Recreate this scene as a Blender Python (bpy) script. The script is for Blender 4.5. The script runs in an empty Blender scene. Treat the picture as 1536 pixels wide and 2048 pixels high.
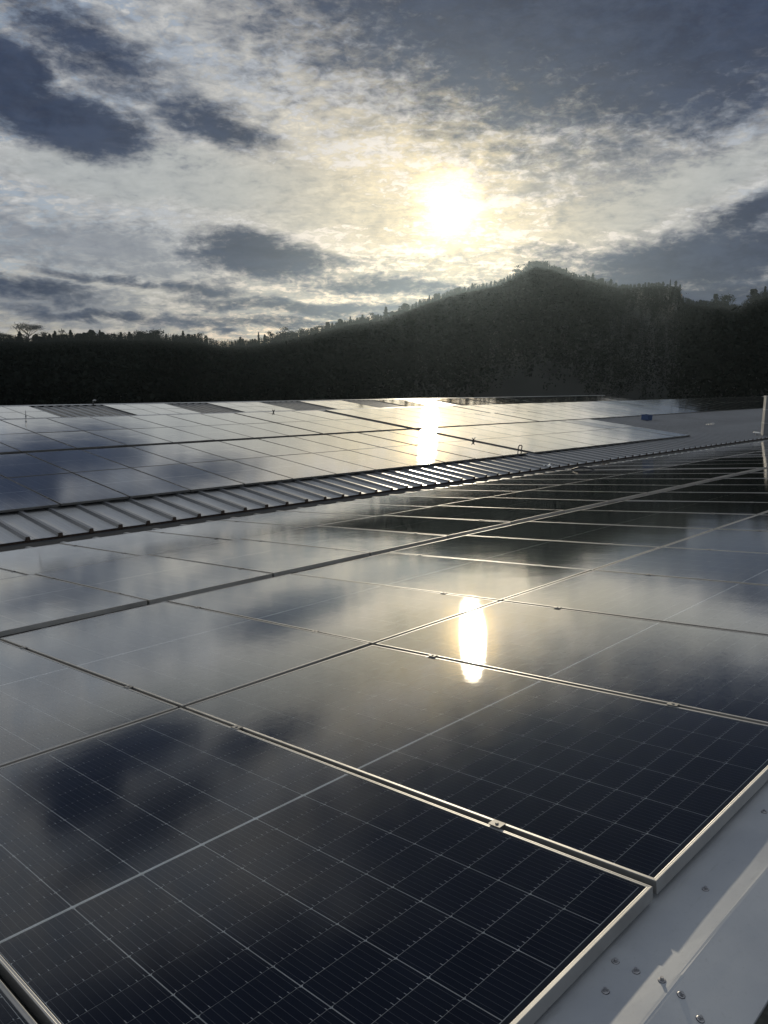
import bpy, bmesh, math, random
import numpy as np
from mathutils import Matrix, Vector, Euler
random.seed(7); rng = np.random.default_rng(7)
scene = bpy.context.scene
COL = scene.collection
R = math.radians

# ------------------------------------------------------------------ camera
F_PX, YAW, PITCH, ROLL = 1558.84, 0.80369, 0.170147, 0.009086
CAM = Vector((-0.50427, -0.68483, 1.178455))
TH = 0.098704
camd = bpy.data.cameras.new('camera'); cam = bpy.data.objects.new('camera', camd); COL.objects.link(cam)
fwd = Vector((math.sin(YAW)*math.cos(PITCH), math.cos(YAW)*math.cos(PITCH), -math.sin(PITCH)))
rt0 = Vector((math.cos(YAW), -math.sin(YAW), 0)); up0 = rt0.cross(fwd)
rt = rt0*math.cos(ROLL)+up0*math.sin(ROLL); up = -rt0*math.sin(ROLL)+up0*math.cos(ROLL)
cam.matrix_world = Matrix(((rt.x, up.x, -fwd.x, CAM.x), (rt.y, up.y, -fwd.y, CAM.y), (rt.z, up.z, -fwd.z, CAM.z), (0, 0, 0, 1)))
camd.sensor_fit = 'VERTICAL'; camd.sensor_height = 36; camd.lens = F_PX/2048*36
camd.clip_start = 0.05; camd.clip_end = 9000
scene.camera = cam
def ray(x, y):
    d = fwd+rt*((x-768)/F_PX)-up*((y-1024)/F_PX); return d.normalized()
def azel(x, y):
    d = ray(x, y); return math.degrees(math.atan2(d.x, d.y)), math.degrees(math.asin(d.z))
def project(P):
    d = Vector(P)-CAM; z = d.dot(fwd)
    if z < 0.05: return None
    return 768+F_PX*d.dot(rt)/z, 1024-F_PX*d.dot(up)/z

# ------------------------------------------------------------------ exposure
scene.view_settings.view_transform = 'Standard'; scene.view_settings.look = 'None'
scene.view_settings.exposure = 0.0; scene.view_settings.gamma = 1; scene.view_settings.use_curve_mapping = False

# ------------------------------------------------------------------ sun
SUN = ray(900, 415); SUN_AZ, SUN_EL = azel(900, 415)
sl = bpy.data.lights.new('sun', 'SUN'); sl.energy = 2.05; sl.angle = R(0.9); sl.color = (1.0, 0.87, 0.66)
so = bpy.data.objects.new('sun', sl); COL.objects.link(so)
so.rotation_euler = SUN.to_track_quat('Z', 'Y').to_euler(); so.location = (0, 0, 30)

# ------------------------------------------------------------------ node expressions
class NT:
    def __init__(s, tree): s.t = tree; s.n = tree.nodes; s.l = tree.links
    def put(s, sock, v):
        if isinstance(v, (int, float)): sock.default_value = v
        elif isinstance(v, (tuple, list)):
            sock.default_value = tuple(v)+((1,) if len(v) == 3 and len(sock.default_value) == 4 else ())
        else: s.l.new(v, sock)
    def m(s, op, a, b=0.0, c=None, clamp=False):
        n = s.n.new('ShaderNodeMath'); n.operation = op; n.use_clamp = clamp
        s.put(n.inputs[0], a); s.put(n.inputs[1], b)
        if c is not None: s.put(n.inputs[2], c)
        return n.outputs[0]
    def add(s, a, b): return s.m('ADD', a, b)
    def sub(s, a, b): return s.m('SUBTRACT', a, b)
    def mul(s, a, b): return s.m('MULTIPLY', a, b)
    def vm(s, op, a, b=None):
        n = s.n.new('ShaderNodeVectorMath'); n.operation = op; s.put(n.inputs[0], a)
        if b is not None: s.put(n.inputs[1], b)
        return n.outputs['Value'] if op in ('DOT_PRODUCT', 'LENGTH', 'DISTANCE') else n.outputs[0]
    def ss(s, v, lo, hi, o0=0.0, o1=1.0):
        n = s.n.new('ShaderNodeMapRange'); n.interpolation_type = 'SMOOTHSTEP'
        s.put(n.inputs['Value'], v); s.put(n.inputs['From Min'], lo); s.put(n.inputs['From Max'], hi)
        n.inputs['To Min'].default_value = o0; n.inputs['To Max'].default_value = o1
        return n.outputs[0]
    def sep(s, v):
        n = s.n.new('ShaderNodeSeparateXYZ'); s.l.new(v, n.inputs[0]); return n.outputs
    def comb(s, x, y, z=0.0):
        n = s.n.new('ShaderNodeCombineXYZ'); s.put(n.inputs[0], x); s.put(n.inputs[1], y); s.put(n.inputs[2], z); return n.outputs[0]
    def noise(s, v, scale, detail=4, rough=.5, dist=0.0, dims='3D', w=0.0):
        n = s.n.new('ShaderNodeTexNoise'); n.noise_dimensions = dims
        s.put(n.inputs['Vector'], v); n.inputs['Scale'].default_value = scale; n.inputs['Detail'].default_value = detail
        n.inputs['Roughness'].default_value = rough; n.inputs['Distortion'].default_value = dist
        if dims == '4D': n.inputs['W'].default_value = w
        return n.outputs[0]
    def mix(s, f, a, b, mode='MIX'):
        n = s.n.new('ShaderNodeMix'); n.data_type = 'RGBA'; n.blend_type = mode; n.clamp_result = False
        s.put(n.inputs[0], f); s.put(n.inputs[6], a); s.put(n.inputs[7], b); return n.outputs[2]

# ------------------------------------------------------------------ world: evening sky behind broken cloud
world = bpy.data.worlds.new('World'); scene.world = world; world.use_nodes = True
wt = world.node_tree; wt.nodes.clear(); w = NT(wt)
SK = 0.1
tc = wt.nodes.new('ShaderNodeTexCoord'); D = tc.outputs['Generated']
sx, sy, sz = w.sep(D)
az = w.mul(w.m('ARCTAN2', sx, sy), 57.2958); el = w.mul(w.m('ARCSINE', sz), 57.2958)
h = w.m('DIVIDE', 1.0, w.add(w.m('MAXIMUM', sz, 0.0), 0.16))
# cloud-layer coordinates, turned so that banks lie across the view
ca, sa = math.cos(R(-52)), math.sin(R(-52))
px = w.mul(w.sub(w.mul(sx, math.cos(R(50))), w.mul(sy, math.sin(R(50)))), h)
py = w.mul(w.add(w.mul(sx, math.sin(R(50))), w.mul(sy, math.cos(R(50)))), h)
P = w.comb(w.mul(px, 0.7), w.mul(py, 1.0), 0.0)
def n2(sc, det, ro, off, dist=0.0):
    return w.noise(w.vm('ADD', P, (off, off*1.7, off*.3)), sc, det, ro, dist)
nA = n2(1.3, 8, .58, 3.1, .25); nB = n2(6.0, 8, .62, 7.7, .5); nC = n2(24, 5, .60, 1.3, .5)
A2 = w.comb(w.mul(az, .06), w.mul(el, .13), 0.0)   # (azimuth, elevation) texture for ragged cloud outlines
nD = w.noise(A2, 3.0, 8, .6, .4); nE = w.noise(w.vm('ADD', A2, (9, 4, 1)), 3.0, 8, .6, .4); nF = w.noise(w.vm('ADD', A2, (2, 7, 5)), 9.0, 6, .6, .3); nG = w.noise(w.vm('ADD', A2, (5, 1, 8)), 24.0, 6, .62, .6)
azd = w.add(az, w.mul(w.sub(nD, .5), 5.0)); eld = w.add(el, w.mul(w.sub(nE, .5), 3.0))
def blob(x, y, rx, ry, rot, amp):
    a0, e0 = azel(x, y); c, s_ = math.cos(R(rot)), math.sin(R(rot)); k = 1/26.5
    dx = w.sub(azd, a0); dy = w.sub(eld, e0)
    u = w.mul(w.add(w.mul(dx, c), w.mul(dy, s_)), 1/(rx*k)); v = w.mul(w.sub(w.mul(dy, c), w.mul(dx, s_)), 1/(ry*k))
    r2 = w.add(w.mul(u, u), w.mul(v, v))
    return w.mul(w.m('MAXIMUM', w.sub(1.0, r2), -0.6), amp)
def union(lst):
    o = None
    for b in lst:
        o = blob(*b) if o is None else w.m('SMOOTH_MAX', o, blob(*b), 0.25)
    return o
DARK = [(1280, -110, 820, 340, 0, 1.15), (1390, 190, 230, 90, 0, .8), (110, 235, 215, 62, -10, 1.15), (15, 140, 85, 65, 0, 1.05),
        (430, 248, 150, 42, -12, .75), (150, 75, 230, 62, -22, .72), (520, 515, 165, 52, -6, 1.05), (410, 575, 100, 26, 0, .8),
        (790, 572, 190, 24, -3, .85), (640, 618, 330, 22, -2, .80), (250, 560, 210, 14, -3, .62), (560, 650, 260, 12, 0, .7), (230, 628, 260, 13, -2, .7), (60, 580, 150, 22, -4, .8), (1390, 525, 270, 75, 8, 1.1),
        (1500, 425, 120, 30, 12, .95), (1460, 605, 240, 55, 0, 1.0), (1010, 590, 150, 40, 0, .6), (1130, 510, 110, 26, 0, .5)]
GREY = [(90, 600, 200, 40, -3, 1.2), (140, 490, 320, 60, -3, .9), (1170, 330, 260, 80, 8, .75), (1080, 235, 200, 50, -10, .7), (300, 640, 420, 40, 0, .6), (510, 130, 90, 110, 20, .45), (250, 150, 260, 130, -10, .6), (820, 560, 300, 60, 0, .5),(1000, 200, 180, 45, -20, .45)]
LIGHTB = [(330, 355, 380, 62, 0, 1.0), (1330, 385, 260, 55, 14, .9), (640, 420, 260, 45, 0, .5)]
dk = union(DARK); gr = union(GREY); lt = union(LIGHTB)
hi = w.ss(el, 23, 36)      # overhead the cloud closes
front = w.ss(w.vm('DOT_PRODUCT', D, (math.sin(YAW), math.cos(YAW), 0.0)), .35, .75)
dk = w.m('MAXIMUM', dk, w.mul(w.mul(hi, w.ss(el, 58, 40)), w.mul(front, w.add(0.85, nA))))
dk = w.m('MAXIMUM', dk, w.mul(w.sub(1.0, front), w.mul(w.sub(nA, .44), 3.0)))
ragged = w.add(w.mul(w.sub(nF, .5), 1.0), w.add(w.mul(w.sub(nB, .5), .5), w.mul(w.sub(nG, .5), .62)))
mD = w.ss(w.add(dk, ragged), -0.12, 0.80)
mG = w.ss(w.add(gr, w.mul(ragged, 1.6)), 0.0, .9)
mL = w.ss(w.add(lt, w.mul(ragged, .4)), 0.1, .8)
# angle from the sun
ct = w.vm('DOT_PRODUCT', D, tuple(SUN)); th = w.mul(w.m('ARCCOSINE', w.m('MINIMUM', ct, 0.999999)), 57.2958)
def gauss(sig): return w.m('EXPONENT', w.mul(w.mul(th, th), -1/(sig*sig)))
g1 = gauss(11.5); g2 = gauss(7.0); g3 = gauss(1.55)
sky = wt.nodes.new('ShaderNodeTexSky'); sky.sky_type = 'NISHITA'; sky.sun_disc = False
sky.sun_elevation = R(SUN_EL); sky.sun_rotation = R(SUN_AZ); sky.altitude = 50; sky.dust_density = 1.5
K = 1/SK
def col(r, g, b, k=K): return (r*k, g*k, b*k)
def sc(c, f):   # colour times factor socket
    n = wt.nodes.new('ShaderNodeVectorMath'); n.operation = 'SCALE'; w.put(n.inputs[0], c); w.put(n.inputs[3], f); return n.outputs[0]
blue = w.mix(0.2, col(.26, .33, .44), sky.outputs[0])
# fine broken cloud veil over blue gaps
fine = w.add(w.mul(nB, .36), w.add(w.mul(nC, .30), w.mul(nG, .34)))
cov = w.ss(w.add(fine, w.mul(mL, .25)), 0.44, 0.53)
lit = w.mix(g1, col(.50, .505, .51), col(.80, .66, .42))
lit = w.mix(w.mul(w.ss(el, 9, 2), .75), lit, col(.56, .50, .37))
lit = sc(lit, w.add(.98, w.add(w.mul(w.sub(nC, .5), .9), w.mul(w.sub(nG, .5), 1.3))))
c0 = w.mix(cov, blue, lit)
smooth = w.mix(g1, col(.43, .455, .46), col(.66, .57, .41))
c0 = w.mix(w.mul(mL, .8), c0, smooth)
grey = w.mix(g1, col(.20, .225, .27), col(.30, .29, .27))
grey = sc(grey, w.add(1.0, w.mul(w.sub(nB, .5), 1.0)))
c1 = w.mix(w.mul(mG, .72), c0, grey)
dark = w.mix(w.ss(w.add(w.mul(nF, .5), w.mul(nD, .5)), .38, .62), col(.013, .024, .062), col(.036, .054, .106))
dark = w.mix(w.mul(w.ss(w.add(dk, ragged), 1.0, .2), .34), dark, col(.16, .185, .235))
dark = w.mix(w.mul(g1, .08), dark, col(.18, .17, .17))
c2 = w.mix(w.mul(mD, .97), c1, dark)
# light coming through round the sun
thr = w.sub(1.0, w.mul(mD, .85))
br = w.add(.40, w.mul(w.ss(fine, .40, .60), 1.2))
glow = w.add(w.mul(g2, .12), w.mul(w.mul(g3, 3.4), br))
c3 = w.mix(1.0, c2, sc(col(1.0, .70, .30), w.mul(w.mul(glow, br), thr)), 'ADD')
# below the horizon
c4 = w.mix(w.ss(el, -0.2, -2.0), c3, col(.03, .033, .035))
bg = wt.nodes.new('ShaderNodeBackground'); bg.inputs[1].default_value = SK; wt.links.new(c4, bg.inputs[0])
wo = wt.nodes.new('ShaderNodeOutputWorld'); wt.links.new(bg.outputs[0], wo.inputs[0])
world.cycles.sampling_method = 'MANUAL'; world.cycles.sample_map_resolution = 1024

# ------------------------------------------------------------------ helpers
def material(name):
    m = bpy.data.materials.new(name); m.use_nodes = True; m.node_tree.nodes.clear()
    t = NT(m.node_tree); out = t.n.new('ShaderNodeOutputMaterial'); return m, t, out
def principled(t, out, base, rough, metal=0.0, spec=None, normal=None):
    b = t.n.new('ShaderNodeBsdfPrincipled'); t.put(b.inputs['Base Color'], base); t.put(b.inputs['Roughness'], rough); t.put(b.inputs['Metallic'], metal)
    if spec is not None: b.inputs['Specular IOR Level'].default_value = spec
    if normal is not None: t.l.new(normal, b.inputs['Normal'])
    t.l.new(b.outputs[0], out.inputs[0]); return b
def objc(t):
    n = t.n.new('ShaderNodeTexCoord'); return n.outputs['Object']
def bump(t, hgt, strength, dist):
    n = t.n.new('ShaderNodeBump'); n.inputs['Strength'].default_value = strength; n.inputs['Distance'].default_value = dist
    t.l.new(hgt, n.inputs['Height']); return n.outputs[0]
def simple(name, base, rough, metal=0.0, var=.15, scale=8.0, bmp=0.0):
    m, t, out = material(name); v = objc(t)
    n = t.noise(v, scale, 5, .6)
    c = t.mix(t.ss(n, .3, .7), tuple(x*(1-var) for x in base), tuple(min(1, x*(1+var)) for x in base))
    nm = bump(t, t.noise(v, scale*6, 4, .6), .3, bmp) if bmp else None
    principled(t, out, c, t.add(rough-.06, t.mul(n, .12)), metal, normal=nm); return m
def me_from(name, verts, faces, mats=(), fm=None, smooth=False):
    me = bpy.data.meshes.new(name); me.from_pydata([tuple(v) for v in verts], [], faces)
    for m in mats: me.materials.append(m)
    if fm: me.polygons.foreach_set('material_index', fm)
    if smooth: me.polygons.foreach_set('use_smooth', [True]*len(me.polygons))
    me.update(); return me
class MB:
    def __init__(s): s.v = []; s.f = []; s.m = []
    def box(s, x0, x1, y0, y1, z0, z1, mi=0):
        b = len(s.v)
        s.v += [(x0, y0, z0), (x1, y0, z0), (x1, y1, z0), (x0, y1, z0), (x0, y0, z1), (x1, y0, z1), (x1, y1, z1), (x0, y1, z1)]
        for q in ((0, 3, 2, 1), (4, 5, 6, 7), (0, 1, 5, 4), (1, 2, 6, 5), (2, 3, 7, 6), (3, 0, 4, 7)): s.f.append(tuple(b+i for i in q)); s.m.append(mi)
    def quad(s, pts, mi=0):
        b = len(s.v); s.v += list(pts); s.f.append(tuple(range(b, b+len(pts)))); s.m.append(mi)
    def cyl(s, p0, p1, r0, r1, n=8, mi=0, caps=True):
        p0, p1 = Vector(p0), Vector(p1); ax = (p1-p0).normalized()
        u = ax.orthogonal().normalized(); v_ = ax.cross(u); b = len(s.v)
        for i in range(n):
            a = 2*math.pi*i/n; d = u*math.cos(a)+v_*math.sin(a); s.v.append(tuple(p0+d*r0)); s.v.append(tuple(p1+d*r1))
        for i in range(n):
            j = (i+1) % n; s.f.append((b+2*i, b+2*j, b+2*j+1, b+2*i+1)); s.m.append(mi)
        if caps:
            s.f.append(tuple(b+2*i+1 for i in range(n))); s.m.append(mi); s.f.append(tuple(b+2*i for i in reversed(range(n)))); s.m.append(mi)
    def tube(s, pts, r, n=6, mi=0):
        for a, b in zip(pts[:-1], pts[1:]): s.cyl(a, b, r, r, n, mi)
    def profile(s, prof, y0, y1, mi=0, closed=False):   # (x, z) profile extruded along y
        b = len(s.v); n = len(prof)
        for x, z in prof: s.v.append((x, y0, z)); s.v.append((x, y1, z))
        for i in range(n if closed else n-1):
            j = (i+1) % n; s.f.append((b+2*i, b+2*j, b+2*j+1, b+2*i+1)); s.m.append(mi)
    def mesh(s, name, mats, smooth=False): return me_from(name, s.v, s.f, mats, s.m, smooth)
def link(name, me, parent=None, loc=None, rot=None, mat=None):
    o = bpy.data.objects.new(name, me); COL.objects.link(o)
    if parent is not None: o.parent = parent
    if mat is not None: o.matrix_world = mat
    if loc is not None: o.location = loc
    if rot is not None: o.rotation_euler = rot
    return o
def tag(o, label=None, cat=None, group=None, kind=None):
    if label: o['label'] = label
    if cat: o['category'] = cat
    if group: o['group'] = group
    if kind: o['kind'] = kind
    return o

# ------------------------------------------------------------------ materials
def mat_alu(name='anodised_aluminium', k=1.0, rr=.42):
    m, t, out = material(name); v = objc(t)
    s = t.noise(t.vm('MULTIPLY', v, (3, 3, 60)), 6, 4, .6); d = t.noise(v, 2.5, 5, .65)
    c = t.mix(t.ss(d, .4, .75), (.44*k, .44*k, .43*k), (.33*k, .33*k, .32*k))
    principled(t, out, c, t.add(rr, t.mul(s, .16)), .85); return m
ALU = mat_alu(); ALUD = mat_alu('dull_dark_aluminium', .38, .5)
def mat_glass():
    m, t, out = material('solar_glass'); v = objc(t)
    tr = t.n.new('ShaderNodeBsdfTransparent'); tr.inputs[0].default_value = (.93, .95, .95, 1)
    gl = t.n.new('ShaderNodeBsdfGlossy'); gl.distribution = 'BECKMANN'; gl.inputs[0].default_value = (1, 1, 1, 1)
    dust = t.noise(v, 3.0, 6, .65)
    t.put(gl.inputs['Roughness'], t.add(.068, t.mul(dust, .035)))
    wave = t.noise(v, 1.4, 2, .5); grain = t.noise(v, 420, 2, .6)
    b1 = bump(t, t.add(wave, t.mul(t.noise(v, 22, 3, .6), .10)), .5, .0025)
    n = t.n.new('ShaderNodeBump'); n.inputs['Strength'].default_value = .10; n.inputs['Distance'].default_value = .0002
    t.l.new(grain, n.inputs['Height']); t.l.new(b1, n.inputs['Normal'])
    t.l.new(n.outputs[0], gl.inputs['Normal'])
    fr = t.n.new('ShaderNodeFresnel'); fr.inputs[0].default_value = 1.52
    t.l.new(b1, fr.inputs['Normal'])
    mx = t.n.new('ShaderNodeMixShader'); F_ = fr.outputs[0]; t.l.new(t.mul(F_, t.add(1.0, t.mul(t.mul(t.sub(1.0, F_), 1.3), t.ss(F_, .10, .30)))), mx.inputs[0]); t.l.new(tr.outputs[0], mx.inputs[1]); t.l.new(gl.outputs[0], mx.inputs[2])
    # a thin film of dust, heavier in dried runs
    run_ = t.noise(t.vm('MULTIPLY', v, (9, 1.2, 1)), 1.0, 5, .65)
    df = t.n.new('ShaderNodeBsdfDiffuse'); df.inputs[0].default_value = (.35, .33, .30, 1)
    m2 = t.n.new('ShaderNodeMixShader'); spots = t.noise(v, 60, 3, .7)
    t.l.new(t.add(t.mul(t.add(t.ss(dust, .35, .8), t.ss(run_, .58, .78)), .007), t.mul(t.ss(spots, .68, .80), .012)), m2.inputs[0])
    t.l.new(mx.outputs[0], m2.inputs[1]); t.l.new(df.outputs[0], m2.inputs[2])
    t.l.new(m2.outputs[0], out.inputs[0]); return m
GLASS = mat_glass()
NCELL_A, NCELL_B = 6, 11
PW, PL = 1.134, 2.092
CW, CH, GA, GB, MID = .1812, .0906, .0029, .0015, .0100
def mat_cell():
    m, t, out = material('silicon_cell'); x, y, z = t.sep(objc(t))
    fx = t.m('ABSOLUTE', t.sub(t.m('FRACT', t.add(t.mul(x, 10/CW), 50.0)), .5))   # ten wires per cell
    wire = t.m('LESS_THAN', fx, .016)
    fing = t.m('LESS_THAN', t.m('ABSOLUTE', t.sub(t.m('FRACT', t.add(t.mul(y, 700.0), 100.0)), .5)), .05)
    oi = t.n.new('ShaderNodeObjectInfo'); rnd = oi.outputs['Random']
    base = t.mix(rnd, (.003, .0052, .014), (.0055, .0080, .019))
    base = t.mix(t.mul(fing, .10), base, (.05, .055, .065))
    base = t.mix(t.mul(wire, .85), base, (.30, .30, .31))
    principled(t, out, base, .45, 0.0, spec=.2); return m
CELL = mat_cell()
BACK = simple('white_backsheet', (.80, .80, .78), .6)
BLACKTAPE = simple('black_edge_tape', (.010, .011, .015), .6)
RIBBON = simple('tinned_ribbon', (.95, .94, .90), .42, .2)
def mat_laminate(pl, name):
    m, t, out = material(name); x, y, z = t.sep(objc(t))
    xx = t.m('ABSOLUTE', x); yy = t.m('ABSOLUTE', y)
    pa = CW+GA
    fa = t.m('ABSOLUTE', t.sub(t.m('FRACT', t.add(t.mul(x, 1/pa), 20.5)), .5))   # 0 at cell joins in the middle of .5
    la = t.m('GREATER_THAN', fa, .5-GA/2/pa)
    chh = (pl/2-.032-MID/2)/NCELL_B
    fb = t.m('FRACT', t.m('DIVIDE', t.sub(yy, MID/2), chh)); lb = t.m('MULTIPLY', t.m('LESS_THAN', fb, GB/chh), t.m('GREATER_THAN', yy, MID))
    mid = t.m('LESS_THAN', yy, MID/2)
    inn = t.m('LESS_THAN', yy, pl/2-.032)
    base = t.mix(t.mul(la, inn), (.0045, .0065, .016), (.55, .55, .53))
    base = t.mix(t.mul(lb, .8), base, (.5, .5, .48))
    base = t.mix(mid, base, (.85, .85, .80))
    principled(t, out, base, .5, 0, spec=.2); return m
LAM = mat_laminate(PL, 'laminate_full'); 

def mat_leaf_flat(name, c):
    m, t, out = material(name); v = objc(t); n = t.noise(v, 3, 5, .6)
    principled(t, out, t.mix(n, tuple(x*.7 for x in c), tuple(x*1.3 for x in c)), 1.0, spec=0.0); return m
# ------------------------------------------------------------------ roofs as frames
R0 = Matrix.Rotation(-TH, 4, 'X')
A1, YV, ZV = 4.5661, 11.1297, -0.7805
R1 = Matrix.Translation((A1, YV, ZV)) @ Matrix.Rotation(TH, 4, 'X')
R2 = Matrix.Translation((A1+30, YV+19.9, ZV)) @ Matrix.Rotation(-.0185, 4, 'Z') @ Matrix.Rotation(TH, 4, 'X') @ Matrix.Translation((-30, 0, 0))
Wp, Lp, G2, A2o, GF = 1.154, 2.112, .199, 2.2859, .1855

# ------------------------------------------------------------------ galvanised roof sheets
def mat_sheet(name, base, metal, rough, stain):
    m, t, out = material(name); v = objc(t)
    ge = t.n.new('ShaderNodeNewGeometry'); wv = ge.outputs['Position']
    streak = t.noise(t.vm('MULTIPLY', v, (34, .8, 1)), 1.0, 5, .6); big = t.noise(wv, .55, 5, .6); sp = t.noise(wv, 9, 5, .65)
    c = t.mix(t.ss(streak, .35, .7), tuple(x*.88 for x in base), tuple(x*1.08 for x in base))
    c = t.mix(t.mul(t.ss(big, .45, .75), stain), c, tuple(x*.55 for x in base))
    c = t.mix(t.mul(t.ss(sp, .58, .75), .35), c, (.25, .23, .20))
    nm = bump(t, streak, .25, .002)
    principled(t, out, c, t.add(rough, t.mul(t.sub(big, .5), .2)), metal, normal=nm); return m
GALV = mat_sheet('galvanised_sheet', (.52, .525, .52), .12, .34, .35)
GALV2 = mat_sheet('weathered_sheet', (.34, .36, .37), .5, .42, .4)
RIB_SHADE = mat_sheet('shaded_rib_sheet', (.27, .275, .28), .55, .34, .3)  # darker sheet copy for ribs: side shade and cast shadow painted into the colour
RUST = simple('rusty_sheet_edge', (.075, .052, .040), .85, 0, .5, 30, .002)
GUT = simple('grey_gutter_paint', (.11, .115, .12), .6, .0, .3, 3)
WALLM = simple('painted_wall_cladding', (.30, .31, .31), .7, 0, .12, .6)
def sheet_mesh(name, pitch, c0, c1, mat, tall=False):
    mb = MB(); hw = pitch/2; rh, rb, rt_ = (.078, .040, .024) if tall else (.047, .038, .020) if mat is GALV else (.042, .034, .018)
    prof = [(-hw, 0), (-hw*.52-.008, 0), (-hw*.5, .0025), (-hw*.48+.008, 0), (-rb, 0), (-rt_-.006, rh), (rt_+.006, rh), (rb, 0),
            (hw*.48-.008, 0), (hw*.5, .0025), (hw*.52+.008, 0), (hw+.004, 0.0)]
    n = 10
    for i in range(n): mb.profile(prof, c0+(c1-c0)*i/n, c0+(c1-c0)*(i+1)/n)
    per = len(prof)-1
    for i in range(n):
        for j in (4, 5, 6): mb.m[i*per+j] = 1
    return mb.mesh(name, [mat, RIB_SHADE if mat is GALV else mat])
def rib_end_mesh():
    mb = MB(); mb.box(-.027, .027, -.003, .02, -.008, .040); mb.box(-.04, .04, -.002, .015, -.012, -.001); return mb.mesh('rib_end_cap', [RUST])
RIBEND = rib_end_mesh()
HS = -.088      # sheet level under the glass plane on the far roofs
def roof_sheets(bld, M, a0, a1, phase, pitch, c0, c1, z, mat, ends=False):
    me = sheet_mesh('roof_sheet', pitch, c0, c1, mat, bld is b2)
    k = math.ceil((a0-phase)/pitch)
    while phase+k*pitch < a1:
        o = link('roof_sheet', me, bld, mat=M @ Matrix.Translation((phase+k*pitch, 0, z+random.uniform(-.001, .001))) @ Matrix.Rotation(random.gauss(0, .0012), 4, 'Y'))
        if ends:
            e = link('rib_end_cap', RIBEND, o); e.location = (0, c0-.003, 0); s = 1+.25*random.random() if k % 2 else .8
            e.scale = (s, 1, .95+.12*random.random())
        k += 1
def building(label, M):
    b = bpy.data.objects.new('factory_building', None); COL.objects.link(b)
    p = M @ Vector((20, 3, 0)); b.location = (p.x, p.y, -8); tag(b, label, 'building', 'factory halls with shallow gabled roofs'); bpy.context.view_layer.update(); return b
b0 = building('nearest factory hall, its ridge cap at lower right and dark panels sloping away from it', R0)
b1 = building('middle factory hall with ribbed galvanised eave and bright panels rising to its ridge', R1)
b2 = building('farthest factory hall, a thin strip of ribbed roof with short panel blocks under the hill', R2)
X0, X1 = -9.0, 74.0
def prism(name, pts, x0, x1, mat, parent):   # (y, z) outline extruded along world x
    n = len(pts); v = [(x0, y, z) for y, z in pts]+[(x1, y, z) for y, z in pts]
    f = [(i, (i+1) % n, n+(i+1) % n, n+i) for i in range(n)]+[tuple(range(n))[::-1], tuple(range(n, 2*n))]
    me = me_from(name, v, f, [mat]); o = link(name, me, parent, mat=Matrix.Identity(4)); return o
def zr0(y): return -abs(y+.14)*math.tan(TH)
# hall bodies (walls), just under the roof sheets
prism('wall', [(-9.9, -8), (-9.9, -1.15), (-.14, -.16), (9.25, -1.13), (9.25, -8)], X0, X1-4, WALLM, b0)
yr = YV+8.75*math.cos(TH); zr = ZV+8.75*math.sin(TH)
prism('wall', [(10.0, -8), (10.0, -1.14), (yr, zr-.2), (yr+9.7, -1.15), (yr+9.7, -8)], X0, X1, WALLM, b1)
def prism_m(name, pts, a0, a1, mat, parent, M):
    n = len(pts); v = [M @ Vector((a0, y, z)) for y, z in pts]+[M @ Vector((a1, y, z)) for y, z in pts]
    f = [(i, (i+1) % n, n+(i+1) % n, n+i) for i in range(n)]+[tuple(range(n))[::-1], tuple(range(n, 2*n))]
    return link(name, me_from(name, v, f, [mat]), parent, mat=Matrix.Identity(4))
prism_m('wall', [(-1.2, -7), (-1.2, -.25), (5.7, -.16), (12.4, -1.5), (12.4, -8.5)], -14, 63.3, WALLM, b2, R2)
# sheets
roof_sheets(b0, R0, -4, 34, .2, .4422, .30, 9.28, -.088, GALV2)
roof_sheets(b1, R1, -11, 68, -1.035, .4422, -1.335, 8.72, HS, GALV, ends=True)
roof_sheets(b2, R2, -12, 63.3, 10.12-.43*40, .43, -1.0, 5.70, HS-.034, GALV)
# back slopes (plain sheets) of each hall
def slope(name, pts, parent, mat): return link(name, me_from(name, pts, [(0, 1, 2, 3)], [mat]), parent, mat=Matrix.Identity(4))
slope('back_slope', [(X0, yr+9.8, -1.09), (X1, yr+9.8, -1.09), (X1, yr, zr-.07), (X0, yr, zr-.07)], b1, GALV2)
# ridge caps of the far halls
def cap_far(parent, M, a0, a1, c, z, seg=3.0):
    mb = MB(); prof = [(-.13, z-.012), (-.125, z), (0, z+.016), (.125, z-.02), (.13, z-.034)]
    v = []; f = []
    for x in (0, seg+.03):
        for y, zz in prof: v.append((x, y, zz))
    n = len(prof)
    for i in range(n-1): f.append((i, n+i, n+i+1, i+1))
    me = me_from('ridge_cap', v, f, [GALV]); k = a0; i = 0
    while k < a1-.1:
        link('ridge_cap', me, parent, mat=M @ Matrix.Translation((k, c, .002*(i % 2)))); k += seg; i += 1
cap_far(b1, R1, -11, 67, 8.80, HS+.062); cap_far(b2, R2, -12, 63, 5.78, HS+.058)
# eave flashing of the middle hall and valley gutter
pe = R1 @ Vector((0, -1.335, HS)); 
prism('eave_fascia', [(pe.y+.02, pe.z-.012), (pe.y+.02, pe.z-.035), (pe.y+.035, pe.z-.035), (pe.y+.035, pe.z-.012)], X0, X1, RUST, b1)
prism('valley_gutter', [(9.30, -1.06), (9.30, -1.30), (9.95, -1.30), (9.95, -1.16), (9.93, -1.16), (9.93, -1.28), (9.32, -1.28), (9.32, -1.06)], X0, X1, GUT, b0)

VF = mat_leaf_flat('valley_flashing_grey', (.060, .062, .064))
prism('valley_flashing', [(8.98, -.965), (8.98, -.96), (9.93, -1.045), (9.93, -1.05)], X0, X1, VF, b0)
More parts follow.
